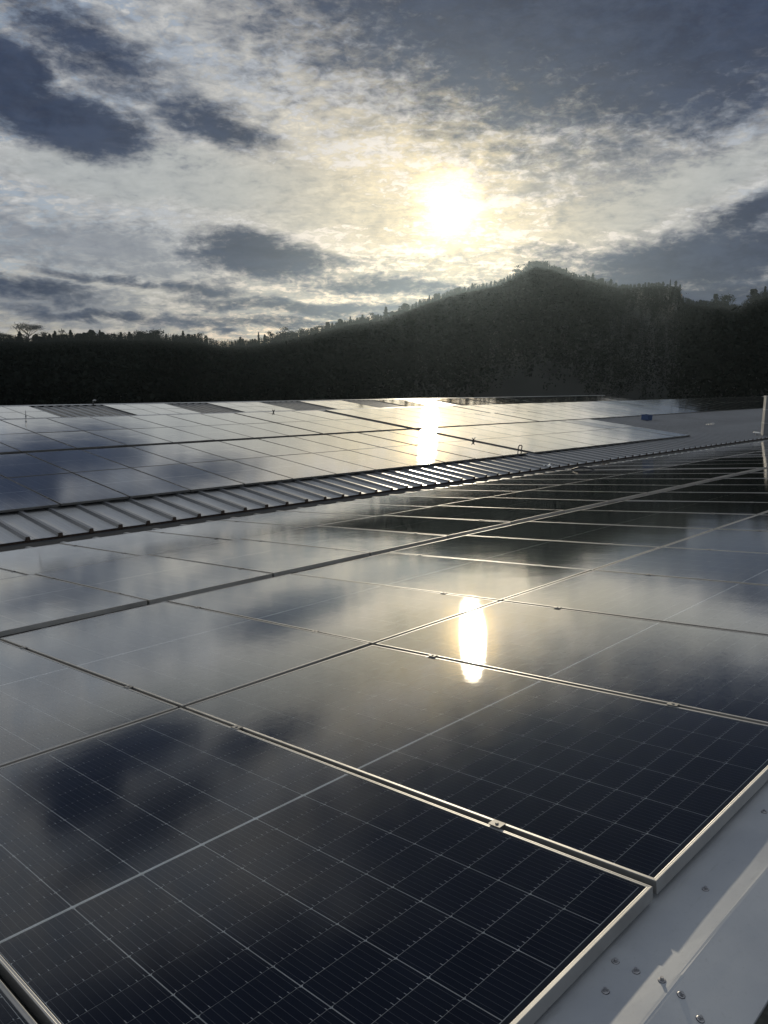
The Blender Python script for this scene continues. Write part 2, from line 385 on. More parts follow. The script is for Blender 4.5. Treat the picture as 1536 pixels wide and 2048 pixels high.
# near ridge cap, in lapped lengths
FLASH = None
def mat_flash():
    m, t, out = material('grey_ridge_flashing'); ge = t.n.new('ShaderNodeNewGeometry'); v = ge.outputs['Position']
    big = t.noise(v, 3, 5, .6); f1 = t.noise(v, 90, 4, .6); st = t.noise(t.vm('MULTIPLY', v, (2, 14, 2)), 4, 4, .6)
    c = t.mix(t.ss(big, .3, .7), (.38, .40, .425), (.45, .47, .485))
    c = t.mix(t.mul(t.ss(f1, .55, .8), .25), c, (.25, .25, .24))
    c = t.mix(t.mul(t.ss(st, .60, .78), .25), c, (.23, .23, .22))
    principled(t, out, c, t.add(.42, t.mul(big, .15)), .25, normal=bump(t, t.add(t.mul(big, 2.0), t.mul(f1, .05)), .25, .004)); return m
FLASH = mat_flash()
SEAL = simple('dark_foam_seal', (.035, .036, .030), .9, 0, .5, 60, .002)
FH = -.0475
BEND = -.144
def cap_near(a0, a1, lift):
    s = math.sin(TH); 
    def near(b, dz=0): return (b*math.cos(TH), -b*s*1.0+FH+dz+lift) if b > 0 else (b, -b*math.tan(TH)+FH+dz+lift)
    yb, zb = near(BEND); prof = [near(.46, -.012), near(.455), near(.10), near(0), near(-.07), (yb+.006, zb-.0006), (yb, zb-.0004), (yb-.006, zb-.0016)]
    tan2 = math.tan(R(12.5)); prof += [(-.20, zb-(BEND*-1-.20)*-tan2), (-.284, zb-(.284-.148)*tan2), (-.2855, zb-(.284-.148)*tan2-.011)]
    n = len(prof); N = 14; v = []; f = []
    for i in range(N+1):
        x = a0+(a1-a0)*i/N
        for j, (y, z) in enumerate(prof): v.append((x, y, z+.0007*math.sin(x*9+j)*(1 if j > 3 else 0)))
    for i in range(N):
        for j in range(n-1): f.append((i*n+j, i*n+j+1, (i+1)*n+j+1, (i+1)*n+j))
    me = me_from('ridge_cap', v, f, [FLASH]); o = link('ridge_cap', me, b0, mat=Matrix.Identity(4))
    mod = o.modifiers.new('thick', 'SOLIDIFY'); mod.thickness = .0012; mod.offset = -1; return o, prof
capA, prof = cap_near(-3.2, .955, 0.0018)
capB, prof = cap_near(.86, 5.0, 0); capC, _ = cap_near(4.9, 9.1, .0018); capD, _ = cap_near(9.0, 13.2, 0)
def capz(y):
    p = sorted(prof); ys = [q[0] for q in p]; zs = [q[1] for q in p]; return float(np.interp(y, ys, zs))
prism('back_slope', [(-.275, capz(-.284)-.016), (-9.9, capz(-.284)-.016-9.6*math.tan(TH)), (-9.9, capz(-.284)-.02-9.6*math.tan(TH)), (-.275, capz(-.284)-.02)], X0, X1-4, FLASH, b0)
prism('foam_closure', [(-.286, capz(-.284)-.0145), (-.303, capz(-.284)-.0165), (-.304, capz(-.284)-.009), (-.2865, capz(-.284)-.005)], -3.2, 13.2, SEAL, b0)
# roofing screws with washers
def screw_mesh():
    mb = MB(); mb.cyl((0, 0, 0), (0, 0, .0016), .0085, .0080, 20, 1); mb.cyl((0, 0, .0016), (0, 0, .0026), .0078, .0062, 20, 0); mb.cyl((0, 0, .0026), (0, 0, .0040), .0052, .0050, 16, 0)
    mb.cyl((0, 0, .0040), (0, 0, .0085), .0040, .0038, 6, 0); return mb.mesh('roofing_screw', [simple('zinc_screw', (.36, .36, .37), .4, .7, .3, 200), simple('rubber_washer', (.05, .05, .055), .7)])
SCREW = screw_mesh()
for a, b in [(1.279, -.064), (.907, -.022), (.906, -.069), (.914, -.121), (.814, -.049), (.907, -.164), (.886, -.212), (.880, -.258), (1.748, -.044), (2.22, -.06), (2.70, -.05), (4.95, -.02), (4.95, -.1), (4.95, -.2), (3.6, -.06)]:
    par = capA if a < .86 else capB
    o = link('roofing_screw', SCREW, par); z = capz(b)+(.0018 if a < .955 else 0)
    o.matrix_world = Matrix.Translation((a, b, z)) @ Matrix.Rotation(-TH if b > BEND else R(12), 4, 'X') @ Matrix.Rotation(random.random()*3, 4, 'Z') @ Matrix.Rotation(random.gauss(0, .06), 4, 'Y')

# ------------------------------------------------------------------ solar panels
def frame_mesh(pw, pl, name='panel_frame', mat=None):
    prof = [(.002, -.0345), (0, -.0335), (0, -.0012), (.0004, -.0003), (.0012, 0), (.0042, .0000), (.0052, -.0005), (.0095, -.0005), (.0108, -.0010), (.0110, -.0035)]
    v = []; f = []; n = len(prof)
    for ins, z in prof:
        x, y = pw/2-ins, pl/2-ins; v += [(-x, -y, z), (x, -y, z), (x, y, z), (-x, y, z)]
    for i in range(n-1):
        for j in range(4):
            k = (j+1) % 4; f.append((i*4+j, i*4+k, (i+1)*4+k, (i+1)*4+j))
    b = len(v)                                                   # underside return flange and closed back
    v += [(-pw/2+.002, -pl/2+.002, -.0345), (pw/2-.002, -pl/2+.002, -.0345), (pw/2-.002, pl/2-.002, -.0345), (-pw/2+.002, pl/2-.002, -.0345)]
    v += [(-pw/2+.03, -pl/2+.03, -.0345), (pw/2-.03, -pl/2+.03, -.0345), (pw/2-.03, pl/2-.03, -.0345), (-pw/2+.03, pl/2-.03, -.0345)]
    for j in range(4): k = (j+1) % 4; f.append((b+j, b+4+j, b+4+k, b+k))
    return me_from(name, v, f, [mat or ALU])
def plane_mesh(name, x, y, z, mat):
    return me_from(name, [(-x, -y, z), (x, -y, z), (x, y, z), (-x, y, z)], [(0, 1, 2, 3)], [mat])
def glass_mesh(pw, pl):
    return plane_mesh('glass_pane', pw/2-.0106, pl/2-.0106, -.0016, GLASS)
def lam_mesh(pw, pl, mat):
    mb = MB(); mb.box(-pw/2+.0108, pw/2-.0108, -pl/2+.0108, pl/2-.0108, -.0072, -.0042); return mb.mesh('cell_sheet', [mat])
def back_mesh():
    mb = MB(); mb.box(-PW/2+.0108, PW/2-.0108, -PL/2+.0108, PL/2-.0108, -.0080, -.0050, 0)
    ye = MID/2+NCELL_B*(CH+GB)+.001; xe = 3*(CW+GA)
    for s in (-1, 1):
        mb.quad([(-PW/2+.011, s*ye, -.0049), (PW/2-.011, s*ye, -.0049), (PW/2-.011, s*(PL/2-.011), -.0049), (-PW/2+.011, s*(PL/2-.011), -.0049)][::s], 1)
        mb.quad([(s*xe, -ye, -.0049), (s*(PW/2-.011), -ye, -.0049), (s*(PW/2-.011), ye, -.0049), (s*xe, ye, -.0049)][::s], 1)
    return mb.mesh('backsheet', [BACK, BLACKTAPE])
def cell_mesh():
    mb = MB(); c = .004; x, y = CW/2, CH/2
    # half cell: two corners cut
    top = [(-x, -y+c, -.0042), (-x+c, -y, -.0042), (x-c, -y, -.0042), (x, -y+c, -.0042), (x, y, -.0042), (-x, y, -.0042)]
    mb.quad(top); b = [(p[0], p[1], -.0046) for p in top]
    for i in range(6): j = (i+1) % 6; mb.quad([b[i], b[j], top[j], top[i]])
    return mb.mesh('solar_cell', [CELL])
def ribbon_mesh():
    mb = MB(); r = random.Random(3)
    for i in range(NCELL_A):
        cx = (i-2.5)*(CW+GA)
        for s in (-1, 1):
            for j in range(1, NCELL_B):
                y = s*(MID/2+j*(CH+GB)-GB/2)
                for k in range(10):
                    if r.random() < .12: continue
                    xx = cx+(k-4.5)*CW/10+r.gauss(0, .0003); l0, l1 = .0068+r.gauss(0, .0016), .0012; wd = .0006+.0003*r.random()
                    mb.quad([(xx-wd, y-l1, -.0038), (xx+wd, y-l1, -.0038), (xx+wd, y+l0, -.0039), (xx-wd, y+l0, -.0039)])
    return mb.mesh('ribbon_tabs', [RIBBON])
def bus_mesh():
    mb = MB(); xe = 3*(CW+GA)+.002
    mb.box(-xe, xe, -MID/2+.0006, MID/2-.0006, -.0046, -.0036); return mb.mesh('bus_ribbon', [simple('bright_bus_ribbon', (.95, .94, .90), .5, 0)])
FR, GLS, LM, BK, CE, RB, BU = frame_mesh(PW, PL), glass_mesh(PW, PL), lam_mesh(PW, PL, LAM), back_mesh(), cell_mesh(), ribbon_mesh(), bus_mesh()
def clamp_mesh():
    mb = MB(); mb.box(-.0085, .0085, -.018, .018, -.034, .0008); mb.box(-.0150, .0150, -.020, .020, .0009, .0032)
    mb.cyl((0, 0, .0032), (0, 0, .0060), .0055, .0052, 6); return mb.mesh('mid_clamp', [mat_alu('clamp_aluminium', .6, .5)])
CL = clamp_mesh()
PL2 = 1.84
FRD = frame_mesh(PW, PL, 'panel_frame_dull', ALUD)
FR2, GLS2, LM2 = frame_mesh(PW, PL2, 'panel_frame_short', ALUD), glass_mesh(PW, PL2), lam_mesh(PW, PL2, mat_laminate(PL2, 'laminate_short'))
ORD = ['first', 'second', 'third', 'fourth', 'fifth', 'sixth', 'seventh', 'eighth', 'ninth', 'tenth', 'eleventh', 'twelfth', 'thirteenth', 'fourteenth', 'fifteenth', 'sixteenth',
       'seventeenth', 'eighteenth', 'nineteenth', 'twentieth'] + ['twenty-'+s for s in ('first', 'second', 'third', 'fourth', 'fifth', 'sixth', 'seventh', 'eighth', 'ninth')] + ['thirtieth'] + ['thirty-'+s for s in ('first', 'second', 'third', 'fourth', 'fifth', 'sixth', 'seventh', 'eighth', 'ninth')] + ['fortieth'] + ['forty-'+s for s in ('first', 'second', 'third', 'fourth', 'fifth', 'sixth', 'seventh', 'eighth', 'ninth')]
panels_n = 0
def in_view(M, a, c, pw, pl, mg):
    ok = []
    for dx in (-.5, 0, .5):
        for dy in (-.5, 0, .5):
            q = project(M @ Vector((a+dx*pw, c+dy*pl, 0)))
            if q and -mg < q[0] < 1536+mg and -mg < q[1] < 2048+mg: return True
    return False
def panel(M, a, c, detail, lift=0.0, short=False, clamps=True, tilt=.0022, lean=0.0):
    """panel centred at (a, c) on roof frame M, glass top at local z = lift"""
    global panels_n; panels_n += 1
    o = bpy.data.objects.new('solar_panel', None); COL.objects.link(o); o.empty_display_size = .3
    o.matrix_world = M @ Matrix.Translation((a, c, lift-.035+random.uniform(-.0012, .0012))) @ Matrix.Rotation(lean+random.gauss(0, tilt), 4, 'X') @ Matrix.Rotation(random.gauss(0, tilt), 4, 'Y')
    def part(n, me, loc=(0, 0, .035)):
        p = bpy.data.objects.new(n, me); COL.objects.link(p); p.parent = o; p.location = loc; return p
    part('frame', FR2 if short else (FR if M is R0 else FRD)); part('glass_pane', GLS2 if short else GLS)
    if detail:
        part('backsheet', BK); tag(part('ribbon_tabs', RB), kind='stuff'); part('bus_ribbon', BU)
        for i in range(NCELL_A):
            for s in (-1, 1):
                for j in range(NCELL_B):
                    q = part('solar_cell', CE, ((i-2.5)*(CW+GA), s*(MID/2+GB/2+j*(CH+GB)+CH/2), .035+random.uniform(-.0001, .0001)))
                    if s < 0: q.rotation_euler = (0, 0, math.pi)
    else: part('cell_sheet', LM2 if short else LM)
    if clamps:
        pl = PL2 if short else PL
        for t_ in (-.59, .64): part('mid_clamp', CL, (-PW/2-.010, t_+random.gauss(0, .012), .035))
    return o
GRP = 'solar panels bolted in rows on the factory roofs'
def run(M, row, starts, c, rowtext, short=False, mg=160, detail=lambda i: False, tilt=.0022, clamps=True, lean=lambda a: 0.0):
    """starts: list of (a, index) left edges; the visible ones are numbered from the left edge of the photo"""
    n = 0; pl = PL2 if short else PL
    for a in starts:
        if not in_view(M, a+Wp/2, c+pl/2+.01, PW, pl, mg): continue
        o = panel(M, a+Wp/2, c+pl/2+.01, detail(a), short=short, tilt=tilt, clamps=clamps, lean=lean(a))
        tag(o, (rowtext % ORD[n]) if '%s' in rowtext else '%s, %s from the left' % (rowtext, ORD[n]), 'solar panel', GRP); n += 1
# nearest hall: two rows by the ridge, two rows by the valley
st = [k*Wp for k in range(-2, 14)]
run(R0, 0, st, 0, 'dark blue solar panel in the row beside the ridge flashing', detail=lambda a: a < 3.9*Wp, tilt=.0016)
st = [k*Wp for k in range(-2, 20)]
run(R0, 1, st, Lp, 'glossy solar panel in the second row below the ridge flashing', detail=lambda a: a < 3.9*Wp, tilt=.0016)
st = [A2o+k*Wp for k in range(-5, 11)]+[A2o+11*Wp+.22+k*Wp for k in range(0, 14)]
vl = lambda a: .010*float(np.interp(a, [8, 15], [1, 0]))
run(R0, 2, st, 2*Lp+G2, 'grey reflecting solar panel just beyond the dark stepped gap', tilt=.002, lean=vl)
run(R0, 3, st, 3*Lp+G2, 'grey reflecting solar panel along the valley gutter', tilt=.002, lean=vl)
# middle hall
lower = [k*Wp for k in range(-4, 8)]+[9.27]+[10.49+k*Wp for k in range(2)]+[13.08+k*Wp*.985 for k in range(9)]
upper = [k*Wp for k in range(-6, 8)]+[9.30+k*Wp for k in range(3)]+[13.10+k*Wp*.992 for k in range(6)]+[20.10+k*Wp for k in range(31)]
run(R1, 4, lower, 0, 'bright solar panel in the bottom row over the ribbed eave', tilt=.0014)
run(R1, 5, lower, Lp, 'bright solar panel in the second row above the ribbed eave', tilt=.0014)
fl = lambda a: .022*float(np.interp(a, [14, 24], [0, 1]))
run(R1, 6, upper, 2*Lp+GF, 'solar panel in the third row, above the dark lengthwise gap', tilt=.0014, lean=fl)
run(R1, 7, upper, 3*Lp+GF, 'solar panel in the top row under the middle ridge', tilt=.0014, lean=fl)
# farthest hall: blocks two panels deep with bare ribs between them
blocks = [(9.66-4*Wp, 4), (13.22, 3), (19.25, 3), (25.75, 3), (32.0, 2), (37.7, 3), (41.55, 4), (46.5, 14)]
names = ['leftmost block on the far roof', 'second block on the far roof', 'third block on the far roof', 'fourth block on the far roof', 'narrow far block at the glare',
         'far block right of the glare', 'far block beside the long array', 'long array at the far gable end']
for (a0, n), nm in zip(blocks, names):
    for r_ in range(2):
        run(R2, 8, [a0+k*Wp for k in range(n)], 1.62+r_*1.86, ('lower', 'upper')[r_]+'-row solar panel, %s from left in the '+nm, short=True, clamps=False, tilt=.0014, lean=lambda a: .024*float(np.interp(a, [34, 46], [0, 1])))
print('panels', panels_n)

# end clamps on the valley edge of the nearest hall's last row: parts of the hall
def endclamp_mesh():
    mb = MB(); mb.box(-.035, .035, -.012, .014, .001, .006); mb.box(-.035, .035, .010, .016, -.05, .006); return mb.mesh('end_clamp', [simple('bright_clamp', (.75, .76, .74), .35, .5)])
EC = endclamp_mesh(); k = 0
while .3+k*.4385 < 27:
    a = 1.62+k*.4385; q = project(R0 @ Vector((a, 8.66, 0)))
    if q and 0 < q[0] < 1536: link('end_clamp', EC, b0, mat=R0 @ Matrix.Translation((a, 2*Lp+G2+2*Lp+.002, .0)))
    k += 1

# ------------------------------------------------------------------ small things on the roofs
BLK = simple('black_plastic', (.02, .02, .022), .5); GREYP = simple('grey_plastic', (.35, .35, .35), .5); WHT = simple('white_plastic', (.75, .75, .72), .5)
STEEL = simple('galvanised_steel', (.35, .36, .37), .45, .7)
def thing(name, label, cat, M, a, c, z):
    o = bpy.data.objects.new(name, None); COL.objects.link(o); o.matrix_world = M @ Matrix.Translation((a, c, z)); tag(o, label, cat); return o
# blue crate
BLUE = simple('blue_plastic', (.022, .055, .15), .5)
t_ = thing('plastic_crate', 'small blue plastic crate standing alone on the bare ribbed roof', 'crate', R1, 26.9, 3.45, HS+.045)
mb = MB()
for (x0, x1, y0, y1) in ((-.20, .20, -.15, -.135), (-.20, .20, .135, .15), (-.20, -.185, -.135, .135), (.185, .20, -.135, .135)):
    mb.box(x0, x1, y0, y1, .012, .19)
mb.box(-.20, .20, -.15, .15, 0, .012)
for x in np.linspace(-.17, .17, 6): mb.box(x-.006, x+.006, -.157, -.15, .01, .19)
link('crate_body', mb.mesh('crate_body', [BLUE]), t_, loc=(0, 0, 0))
mb = MB(); mb.box(-.21, .21, -.163, -.151, .19, .215); mb.box(-.21, .21, .151, .163, .19, .215); mb.box(-.222, -.21, -.163, .163, .19, .215); mb.box(.21, .222, -.163, .163, .19, .215)
link('crate_rim', mb.mesh('crate_rim', [BLUE]), t_, loc=(0, 0, 0))
# cable loop, clamp bracket, twin fitting, rods
t_ = thing('cable_loop', 'black looped cable end standing up in the gap between two panel blocks', 'cable', R1, 13.0, .42, HS+.04)
mb = MB(); mb.tube([(-.08, 0, 0), (-.085, 0, .13), (-.05, 0, .175), (.04, 0, .175), (.085, .0, .14), (.08, 0, .05), (.02, 0, .02)], .014, 7); link('loop', mb.mesh('loop', [BLK]), t_, loc=(0, 0, 0))
mb = MB(); mb.box(-.11, .11, -.05, .05, -.04, .01); link('base_plate', mb.mesh('base_plate', [STEEL]), t_, loc=(0, 0, 0))
t_ = thing('cable_bracket', 'small dark spiky cable bracket halfway along the gap beside the sun glare', 'bracket', R1, 12.88, 1.95, HS+.04)
mb = MB(); mb.cyl((0, 0, 0), (0, 0, .12), .02, .014, 7); link('post', mb.mesh('post', [BLK]), t_, loc=(0, 0, 0))
mb = MB(); mb.tube([(-.07, 0, .14), (0, 0, .08), (.07, 0, .15)], .013, 6); mb.tube([(-.08, 0, .02), (0, 0, .10), (.08, 0, .03)], .012, 6); link('arms', mb.mesh('arms', [BLK]), t_, loc=(0, 0, 0))
t_ = thing('roof_anchor', 'small dark X-shaped anchor on the middle ridge left of centre', 'anchor', R1, 10.75, 8.5, HS+.04)
mb = MB(); mb.tube([(-.045, 0, 0), (.0, 0, .06), (-.04, 0, .12)], .015, 6); mb.tube([(.045, 0, 0), (0, 0, .06), (.04, 0, .12)], .015, 6); link('crossed_arms', mb.mesh('crossed_arms', [BLK]), t_, loc=(0, 0, 0))
t_ = thing('lightning_rod', 'thin upright rod near the left end of the middle ridge', 'rod', R1, 2.95, 8.66, HS+.04)
mb = MB(); mb.cyl((0, 0, 0), (0, 0, .26), .010, .007, 6); link('rod', mb.mesh('rod', [STEEL]), t_, loc=(0, 0, 0))
mb = MB(); mb.cyl((0, 0, .09), (0, 0, .14), .022, .016, 8); link('collar', mb.mesh('collar', [STEEL]), t_, loc=(0, 0, 0))
t_ = thing('ridge_vent', 'tiny dark hooked vent on the far ridge at left', 'vent', R2, 12.95, 5.7, HS+.03)
mb = MB(); mb.cyl((0, 0, 0), (0, 0, .20), .05, .045, 8); link('pipe', mb.mesh('pipe', [BLK]), t_, loc=(0, 0, 0))
mb = MB(); mb.tube([(0, 0, .20), (.06, 0, .25), (.14, 0, .22)], .04, 7); link('hood', mb.mesh('hood', [GREYP]), t_, loc=(0, 0, 0))
t_ = thing('cable_post', 'tiny dark post between panels on the far roof, right of the sun glare', 'post', R2, 54.0, 3.4, -.02)
mb = MB(); mb.cyl((0, 0, 0), (0, 0, .26), .045, .04, 8); mb.box(-.07, .07, -.04, .04, .18, .28); link('post', mb.mesh('post', [BLK]), t_, loc=(0, 0, 0))
# conduit arch and cable tray over the nearest hall's gap
t_ = thing('cable_conduit', 'dark arched conduit crossing the valley edge by the first cross gap', 'conduit', R0, 15.05, 8.2, -.03)
mb = MB(); mb.tube([(-.05, -.36, .0), (-.02, -.24, .06), (0, -.08, .085), (0, .10, .085), (.02, .26, .05), (.05, .36, -.02)], .02, 8); link('conduit', mb.mesh('conduit', [BLK]), t_, loc=(0, 0, 0))
# gutter debris
t_ = thing('crumpled_wrap', 'crumpled shiny plastic scrap caught on the ribbed eave', 'litter', R1, 11.62, -1.38, HS+.03)
v = []; f = []
rr = random.Random(5)
for i in range(6):
    for j in range(5): v.append((-.14+.056*i+rr.gauss(0, .012), -.06+.03*j+rr.gauss(0, .01), .03+abs(rr.gauss(0, .03))))
for i in range(5):
    for j in range(4): f.append((i*5+j, i*5+j+1, (i+1)*5+j+1, (i+1)*5+j))
o = link('film', me_from('film', v, f, [WHT]), t_, loc=(0, 0, 0)); md = o.modifiers.new('s', 'SOLIDIFY'); md.thickness = .003
t_ = thing('leaf_clump', 'dark clump of leaves stuck in the valley gutter right of centre', 'debris', R0, 17.6, 9.02, -.06)
v = []; f = []
for i in range(60):
    c = Vector((rr.gauss(0, .07), rr.gauss(0, .05), abs(rr.gauss(0, .05)))); u_ = Vector((rr.uniform(-1, 1), rr.uniform(-1, 1), rr.uniform(-1, 1))).normalized()*.03; w_ = u_.orthogonal().normalized()*.012; b = len(v)
    v += [c-u_, c+w_, c+u_, c-w_]; f.append((b, b+1, b+2, b+3))
link('leaves', me_from('leaves', v, f, [simple('dead_leaf', (.06, .045, .03), .8)]), t_, loc=(0, 0, 0))
# broken pale shards on the bare sheet
shard = MB()
for i in range(7):
    x = -.35+.11*i+rr.gauss(0, .02); hgt = .05+.02*i*rr.random(); y = rr.gauss(0, .04); ln = rr.uniform(.02, .05)
    shard.quad([(x, y, 0), (x+ln, y+.02, 0), (x+ln+hgt*.9, y+.01, hgt), (x+hgt*.8, y, hgt*1.05)])
o = link('broken_skylight_shards', shard.mesh('shards', [WHT]), None, mat=R1 @ Matrix.Translation((28.9, 1.5, HS+.045)))
tag(o, 'pale broken plastic shards sticking up from the bare ribbed sheet at right', 'litter'); md = o.modifiers.new('s', 'SOLIDIFY'); md.thickness = .006
t_ = thing('vent_cap', 'small white vent cap on the ribbed eave near the right edge', 'vent', R1, 27.4, -.95, HS)
mb = MB(); mb.cyl((0, 0, 0), (0, 0, .14), .05, .05, 12); link('pipe', mb.mesh('pipe', [GREYP]), t_, loc=(0, 0, 0))
mb = MB(); mb.cyl((0, 0, .14), (0, 0, .17), .14, .12, 14); link('cap', mb.mesh('cap', [WHT]), t_, loc=(0, 0, 0))
# grey duct at the right edge of the photo
t_ = thing('roof_duct', 'tall pale grey sheet metal duct at the right edge of the photo', 'duct', Matrix.Translation(R1 @ Vector((27.68, -1.1, 0))), 0, 0, -.12)
dirr = Vector((math.cos(YAW), -math.sin(YAW), 0))
mb = MB(); mb.box(.0, .9, 0, .6, 0, 1.62); link('duct_body', mb.mesh('duct_body', [simple('dull_duct_metal', (.20, .21, .22), .55, .3, .2, 3)]), t_, loc=(0, 0, 0), rot=(0, 0, -YAW-.3))
mb = MB()
for z in (.02, .55, 1.08, 1.60): mb.box(-.012, .912, -.012, .612, z, z+.03)
link('flange', mb.mesh('flange', [STEEL]), t_, loc=(0, 0, 0), rot=(0, 0, -YAW-.3))

# ------------------------------------------------------------------ terrain
SKY_PTS = [(-900, 690), (-400, 680), (0, 670), (60, 672), (150, 668), (305, 668), (400, 673), (440, 682), (500, 681), (560, 672), (650, 652), (700, 640), (770, 630), (850, 600), (900, 583), (950, 572), (1000, 562), (1040, 540), (1070, 524), (1110, 532), (1150, 549), (1190, 556), (1240, 570), (1300, 566), (1358, 566), (1364, 590), (1375, 600), (1420, 604), (1450, 604), (1476, 612), (1500, 596), (1536, 580)]
TREE_PX = [(-900, 22), (0, 18), (400, 18), (700, 17), (900, 14), (1040, 13), (1150, 13), (1235, 8), (1362, 7), (1364, 11), (1440, 16), (1536, 24)]
DIST = [(-900, 380), (0, 360), (400, 370), (600, 430), (800, 560), (1000, 640), (1100, 660), (1240, 640), (1362, 600), (1376, 560), (1450, 480), (1536, 430)]
azs = np.array([azel(x, y)[0] for x, y in SKY_PTS]); els = np.array([azel(x, y)[1] for x, y in SKY_PTS])
azt = np.array([azel(x, 650)[0] for x, _ in TREE_PX]); tpx = np.array([t for _, t in TREE_PX], float)
azD = np.array([azel(x, 650)[0] for x, _ in DIST]); dD = np.array([d for _, d in DIST], float)
azs = np.concatenate([[-180, -60, -30], azs, [80, 100, 130, 180]]); els = np.concatenate([[1.5, 2.0, 2.6], els, [6.5, 5.0, 3.0, 1.5]])
azt = np.concatenate([[-180], azt, [180]]); tpx = np.concatenate([[26], tpx, [26]])
azD = np.concatenate([[-180], azD, [100, 180]]); dD = np.concatenate([[420], dD, [450, 420]])
def skyline(a): return np.interp(a, azs, els)
def treeh(a): return np.interp(a, azt, tpx)*np.interp(a, azD, dD)/F_PX      # metres
def ridge(a):
    d = np.interp(a, azD, dD); return d, CAM.z+d*np.tan(np.radians(skyline(a)))-treeh(a)
from mathutils import noise as mn
def hgt(a, r):
    d, zr_ = ridge(a); r0 = 62.0; s = (r-r0)/(d-r0)
    near = -7.5+(zr_+7.5)*np.clip(s, 0, 1)**.9; far = zr_-(zr_+8)*np.clip((r-d)/650, 0, 1)**.8*.95
    return np.where(s < 1, near, far)
AZ = np.unique(np.round(np.concatenate([np.arange(-180, 12, 3.0), np.arange(12, 80, .25), np.arange(80, 181, 3.0)]), 3))[:-1]
RR = np.concatenate([[0.0, 40, 62], np.linspace(75, 350, 22), np.linspace(356, 700, 70), [760, 900, 1100, 1300, 2000, 4500]])
vv = []
for a in AZ:
    for r in RR:
        z = -8.0 if r <= 62 else (float(hgt(a, r)) if r < 1400 else -8.0)
        if 70 < r < 1300: z += 1.2*mn.noise(Vector((a*.35, r*.03, 0)))*min(1, (r-70)/60)*(0.3 if abs(r-float(np.interp(a, azD, dD))) < 30 else 1)
        vv.append((CAM.x+r*math.sin(R(a)), CAM.y+r*math.cos(R(a)), z))
nr = len(RR); na = len(AZ); ff = []
for i in range(na):
    j = (i+1) % na
    for k in range(nr-1): ff.append((i*nr+k, i*nr+k+1, j*nr+k+1, j*nr+k))
def mat_ground():
    m, t, out = material('forest_floor'); ge = t.n.new('ShaderNodeNewGeometry'); v = ge.outputs['Position']
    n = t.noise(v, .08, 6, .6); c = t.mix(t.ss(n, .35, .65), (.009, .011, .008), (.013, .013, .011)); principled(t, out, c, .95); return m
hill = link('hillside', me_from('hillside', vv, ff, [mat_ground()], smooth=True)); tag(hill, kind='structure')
yard = MB(); yard.quad([(-60, -60, -7.96), (110, -60, -7.96), (110, 56, -7.96), (-60, 56, -7.96)])
yo = link('yard_pavement', yard.mesh('yard_pavement', [simple('asphalt', (.05, .05, .05), .9, 0, .2, 1)])); tag(yo, kind='structure')
# quarry cliff face at the end of the flat-topped shoulder
def crag():
    v = []; f = []; rr = random.Random(2); nx, nz = 16, 7
    for i in range(nx):
        a = 63.4+(66.25-63.4)*i/(nx-1); d = float(np.interp(a, azD, dD))-14-3*math.sin(i*.7)
        for j in range(nz):
            e = 4.3+(5.75-4.3)*j/(nz-1)*(0.75+.25*math.sin(i*.5+1)); dd = d+j*1.3+rr.uniform(-1.5, 1.5)
            v.append((CAM.x+dd*math.sin(R(a)), CAM.y+dd*math.cos(R(a)), CAM.z+dd*math.tan(R(e)))) 
    for i in range(nx-1):
        for j in range(nz-1): f.append((i*nz+j, (i+1)*nz+j, (i+1)*nz+j+1, i*nz+j+1))
    return me_from('quarry_cliff', v, f, [simple('quarry_earth', (.20, .15, .10), .95, 0, .35, .12)])
qc = link('quarry_cliff', crag()); tag(qc, kind='structure')

# ------------------------------------------------------------------ trees
def mat_leaf(name, c, v):
    m, t, out = material(name); ge = t.n.new('ShaderNodeNewGeometry'); n = t.noise(ge.outputs['Position'], .35, 4, .6)
    principled(t, out, t.mix(t.ss(n, .35, .65), tuple(x*(1-v) for x in c), tuple(x*(1+v) for x in c)), 1.0, spec=.0); return m
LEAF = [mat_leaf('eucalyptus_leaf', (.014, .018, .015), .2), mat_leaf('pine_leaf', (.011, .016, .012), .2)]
BARK = simple('bark', (.10, .08, .06), .9, 0, .3, 3)
def leaves(pts, size, rs, flat=.0):
    n = len(pts); d = rs.normal(size=(n, 3)); d[:, 2] = np.abs(d[:, 2])*1.6; d /= np.linalg.norm(d, axis=1)[:, None]
    e = np.cross(d, rs.normal(size=(n, 3))); e /= np.linalg.norm(e, axis=1)[:, None]
    s = size*(.6+.8*rs.random(n))[:, None]
    v = np.stack([pts-d*s, pts+e*s*.55, pts+d*s, pts-e*s*.55], 1).reshape(-1, 3)
    f = np.arange(n*4).reshape(n, 4); return v, f
